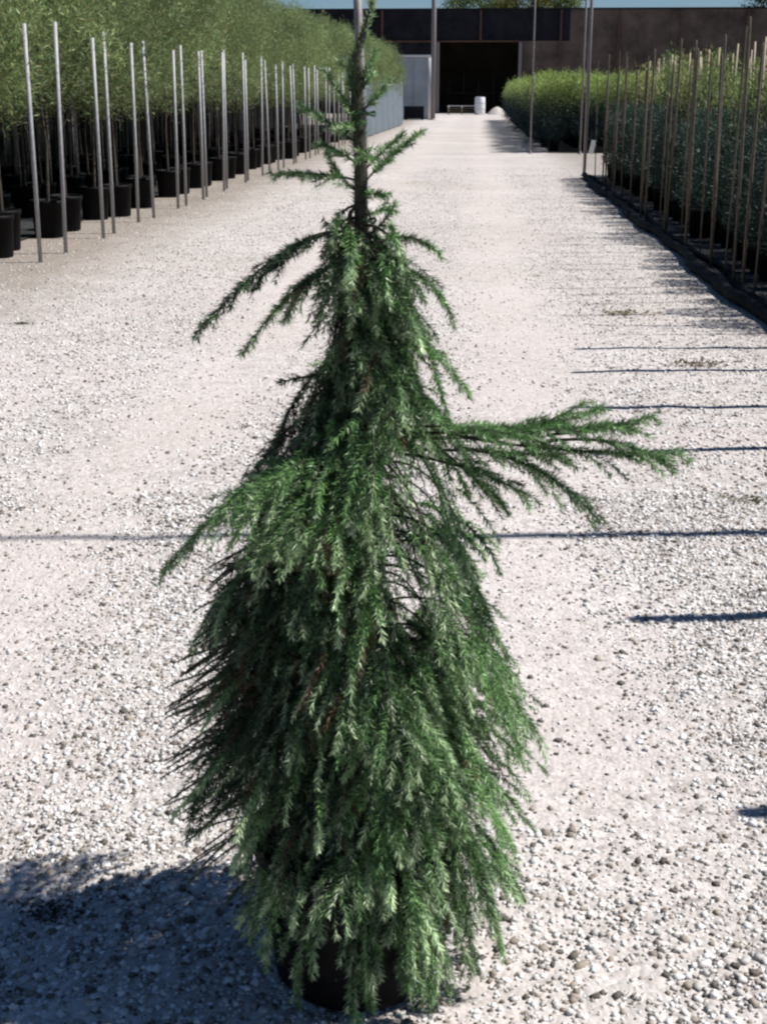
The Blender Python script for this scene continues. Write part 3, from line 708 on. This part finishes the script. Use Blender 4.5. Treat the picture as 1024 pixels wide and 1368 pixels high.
# things in the doorway
pl=empty('pallet_stack',(xw(617,106),106,0)); tag(pl,'low stack of pale pallets in the dark doorway','pallets')
for k in range(4):
    m=MB()
    for q in range(6): m.box(-1.1,1.1,-.5+q*.18,-.38+q*.18,.10+k*.17,.125+k*.17)
    for q in (-1.05,-.05,.95): m.box(q,q+.1,-.5,.5,.0+k*.17,.098+k*.17)
    m.build('pallet',M['timber'] if k<3 else M['white_paint'],pl)
dr=empty('barrel',(xw(641,105.3),105.3,0)); tag(dr,'white barrel standing beside the pallets in the doorway','barrel')
m=MB(); m.lathe([(0,.0),(.36,.0),(.38,.03),(.40,.45),(.40,.85),(.38,1.22),(.36,1.26)],24); m.build('body',M['white_paint'],dr,True)
m=MB(); m.lathe([(.365,1.262),(.3,1.28),(0,1.29)],24); m.build('lid',M['grey_panel'],dr,True)
for z in (.42,.84):
    m=MB(); m.tube([(.405*math.cos(a),.405*math.sin(a),z) for a in np.linspace(0,6.2832,25)],.014,6,False); m.build('hoop',M['steel'],dr,True)
bk=empty('gravel_heap',(xw(664,106),106,0)); m=MB(); m.lathe([(.75,0),(.6,.2),(.35,.42),(.12,.55),(0,.58)],18); m.build('mound',M['ground'],bk,True)
tag(bk,'small pale gravel heap right of the white barrel','heap')

# trees over the shade house
def big_crown(seed,n,H,r,col):
    rr=np.random.default_rng(seed); nc=60; th=rr.random(nc)*6.283; h=rr.random(nc)*2-1; rad=r*np.sqrt(1-h*h*.9)*np.sqrt(rr.random(nc))
    C=np.stack([rad*np.cos(th),rad*np.sin(th),H*.68+H*.30*h],-1); i=rr.integers(0,nc,n); P=C[i]+rr.standard_normal((n,3))*(.5,.5,.42)
    c=np.array(col)*(.6+.8*rr.random((n,1)))*(.7+.6*rr.random((nc,1)))[i]
    me=leaves_mesh('crown',P,rr.standard_normal((n,3))+np.array([0,0,.3]),.18+.14*rr.random(n),.10+.08*rr.random(n),c,rr); me.materials.append(M['leaf']); return me
for k,(px,h,r,col,lab) in enumerate(((622,12,2.6,(.10,.15,.05),'pale green treetop left above the shade house opening'),(668,12.4,2.5,(.14,.15,.04),'yellowish treetop above the shade house opening'),
      (712,12.3,2.7,(.16,.16,.03),'yellow green treetop over the shade house roof'),(752,11.5,2.2,(.12,.16,.06),'light green treetop at right end of the treetop group'),
      (1005,13.5,3.0,(.02,.035,.015),'dark green treetop at the right photo edge above the wall'),(1062,13,3.2,(.025,.04,.02),'dark green tree beyond the right photo edge'))):
    o=empty('background_tree',(xw(px,146),146,0)); tag(o,lab,'tree','trees behind the shade house')
    link_mesh('crown',big_crown(500+k,9000,h,r,col),None,o)
    m=MB(); m.tube([(0,0,0),(.1,0,h*.35),(0,.1,h*.75)],[.25,.18,.06],8,False)
    for q in range(6): a=q*1.1; m.tube([(0,0,h*(.3+.06*q)),(r*.5*math.cos(a),r*.5*math.sin(a),h*(.5+.06*q))],[.1,.03],6,False)
    m.build('trunk',M['bark'],o,True)

# ------------------------------------------------------------------ weeds and litter on the lane
def tuft(px,py,n,size,col,label,name='weed',cat='weed',flat=.2):
    n=n*3
    v=(684-py)/1779; up=-math.sin(PITCH)+v*math.cos(PITCH); tt=CAM_H/-up; fw=math.cos(PITCH)+v*math.sin(PITCH)
    x,y=cam_xy((px-512)/1779*tt,fw*tt); rr=np.random.default_rng(int(px+py))
    P=rr.standard_normal((n,3))*(size*.5,size*.3,0); P[:,2]=.004
    d=rr.standard_normal((n,3))*(1,1,.2)+np.array([0,0,flat]); c=np.array(col)*(.6+.8*rr.random((n,1)))
    me=leaves_mesh(name,P,d,size*(.12+.2*rr.random(n)),size*(.05+.05*rr.random(n)),c,rr); me.materials.append(M['shrub'])
    o=link_mesh(name,me,None); o.location=(x,y,float(ground_z(np.array([x]),np.array([y]))[0])+.002); tag(o,label,cat)
tuft(1003,670,26,.09,(.12,.12,.06),'small olive weed flat on gravel near right photo edge')
tuft(838,418,22,.22,(.20,.17,.11),'patch of low dry weed below the black edge pipe')
tuft(930,488,24,.2,(.16,.12,.08),'brown leaf litter beside a stake shadow at right')
tuft(72,1222,34,.07,(.03,.04,.03),'small dark weed lying inside the tree shadow')
tuft(742,1181,8,.03,(.04,.035,.03),'dark crumb of bark right of the pot','bark_chip','bark chip')
tuft(330,1165,26,.06,(.13,.11,.085),'dry needle litter left of the conifer skirt','needle_litter','litter')
tuft(855,1335,14,.04,(.10,.08,.06),'scrap of dry litter at lower right on gravel','dry_litter','litter')
tuft(30,432,60,.07,(.10,.11,.05),'tiny weed on earth before the left bed')

# ------------------------------------------------------------------ light, sky, camera
w=bpy.data.worlds.new('World'); sc.world=w; w.use_nodes=True; nt=w.node_tree
sky=nt.nodes.new('ShaderNodeTexSky'); sky.sky_type='NISHITA'; sky.sun_disc=False
sky.sun_elevation=SUN_EL; sky.sun_rotation=math.pi/2-SUN_AZ; sky.air_density=1.0; sky.dust_density=0; sky.ozone_density=6.0; sky.altitude=800
bg=nt.nodes['Background']; nt.links.new(mixc(nt,1.0,sky.outputs[0],(.84,.91,.98),'MULTIPLY'),bg.inputs[0]); bg.inputs[1].default_value=.05
L=bpy.data.lights.new('sun','SUN'); L.energy=5.0; L.angle=R(.53); L.color=(1,.968,.93)
lo=bpy.data.objects.new('sun',L); COL.objects.link(lo)
sv=Vector((math.cos(SUN_AZ)*math.cos(SUN_EL),math.sin(SUN_AZ)*math.cos(SUN_EL),math.sin(SUN_EL)))
lo.rotation_euler=sv.to_track_quat('Z','Y').to_euler(); lo.location=(20,5,30)
cd=bpy.data.cameras.new('camera'); cam=bpy.data.objects.new('camera',cd); COL.objects.link(cam)
cam.location=(0,0,CAM_H); cam.rotation_euler=(math.pi/2-PITCH,0,YAW)
cd.sensor_fit='VERTICAL'; cd.sensor_height=36; cd.lens=36*1779/1368; cd.clip_start=.05; cd.clip_end=2000
sc.camera=cam
sc.view_settings.view_transform='Standard'; sc.view_settings.look='None'; sc.view_settings.exposure=.45; sc.view_settings.gamma=1
sc.cycles.filter_width=2.4
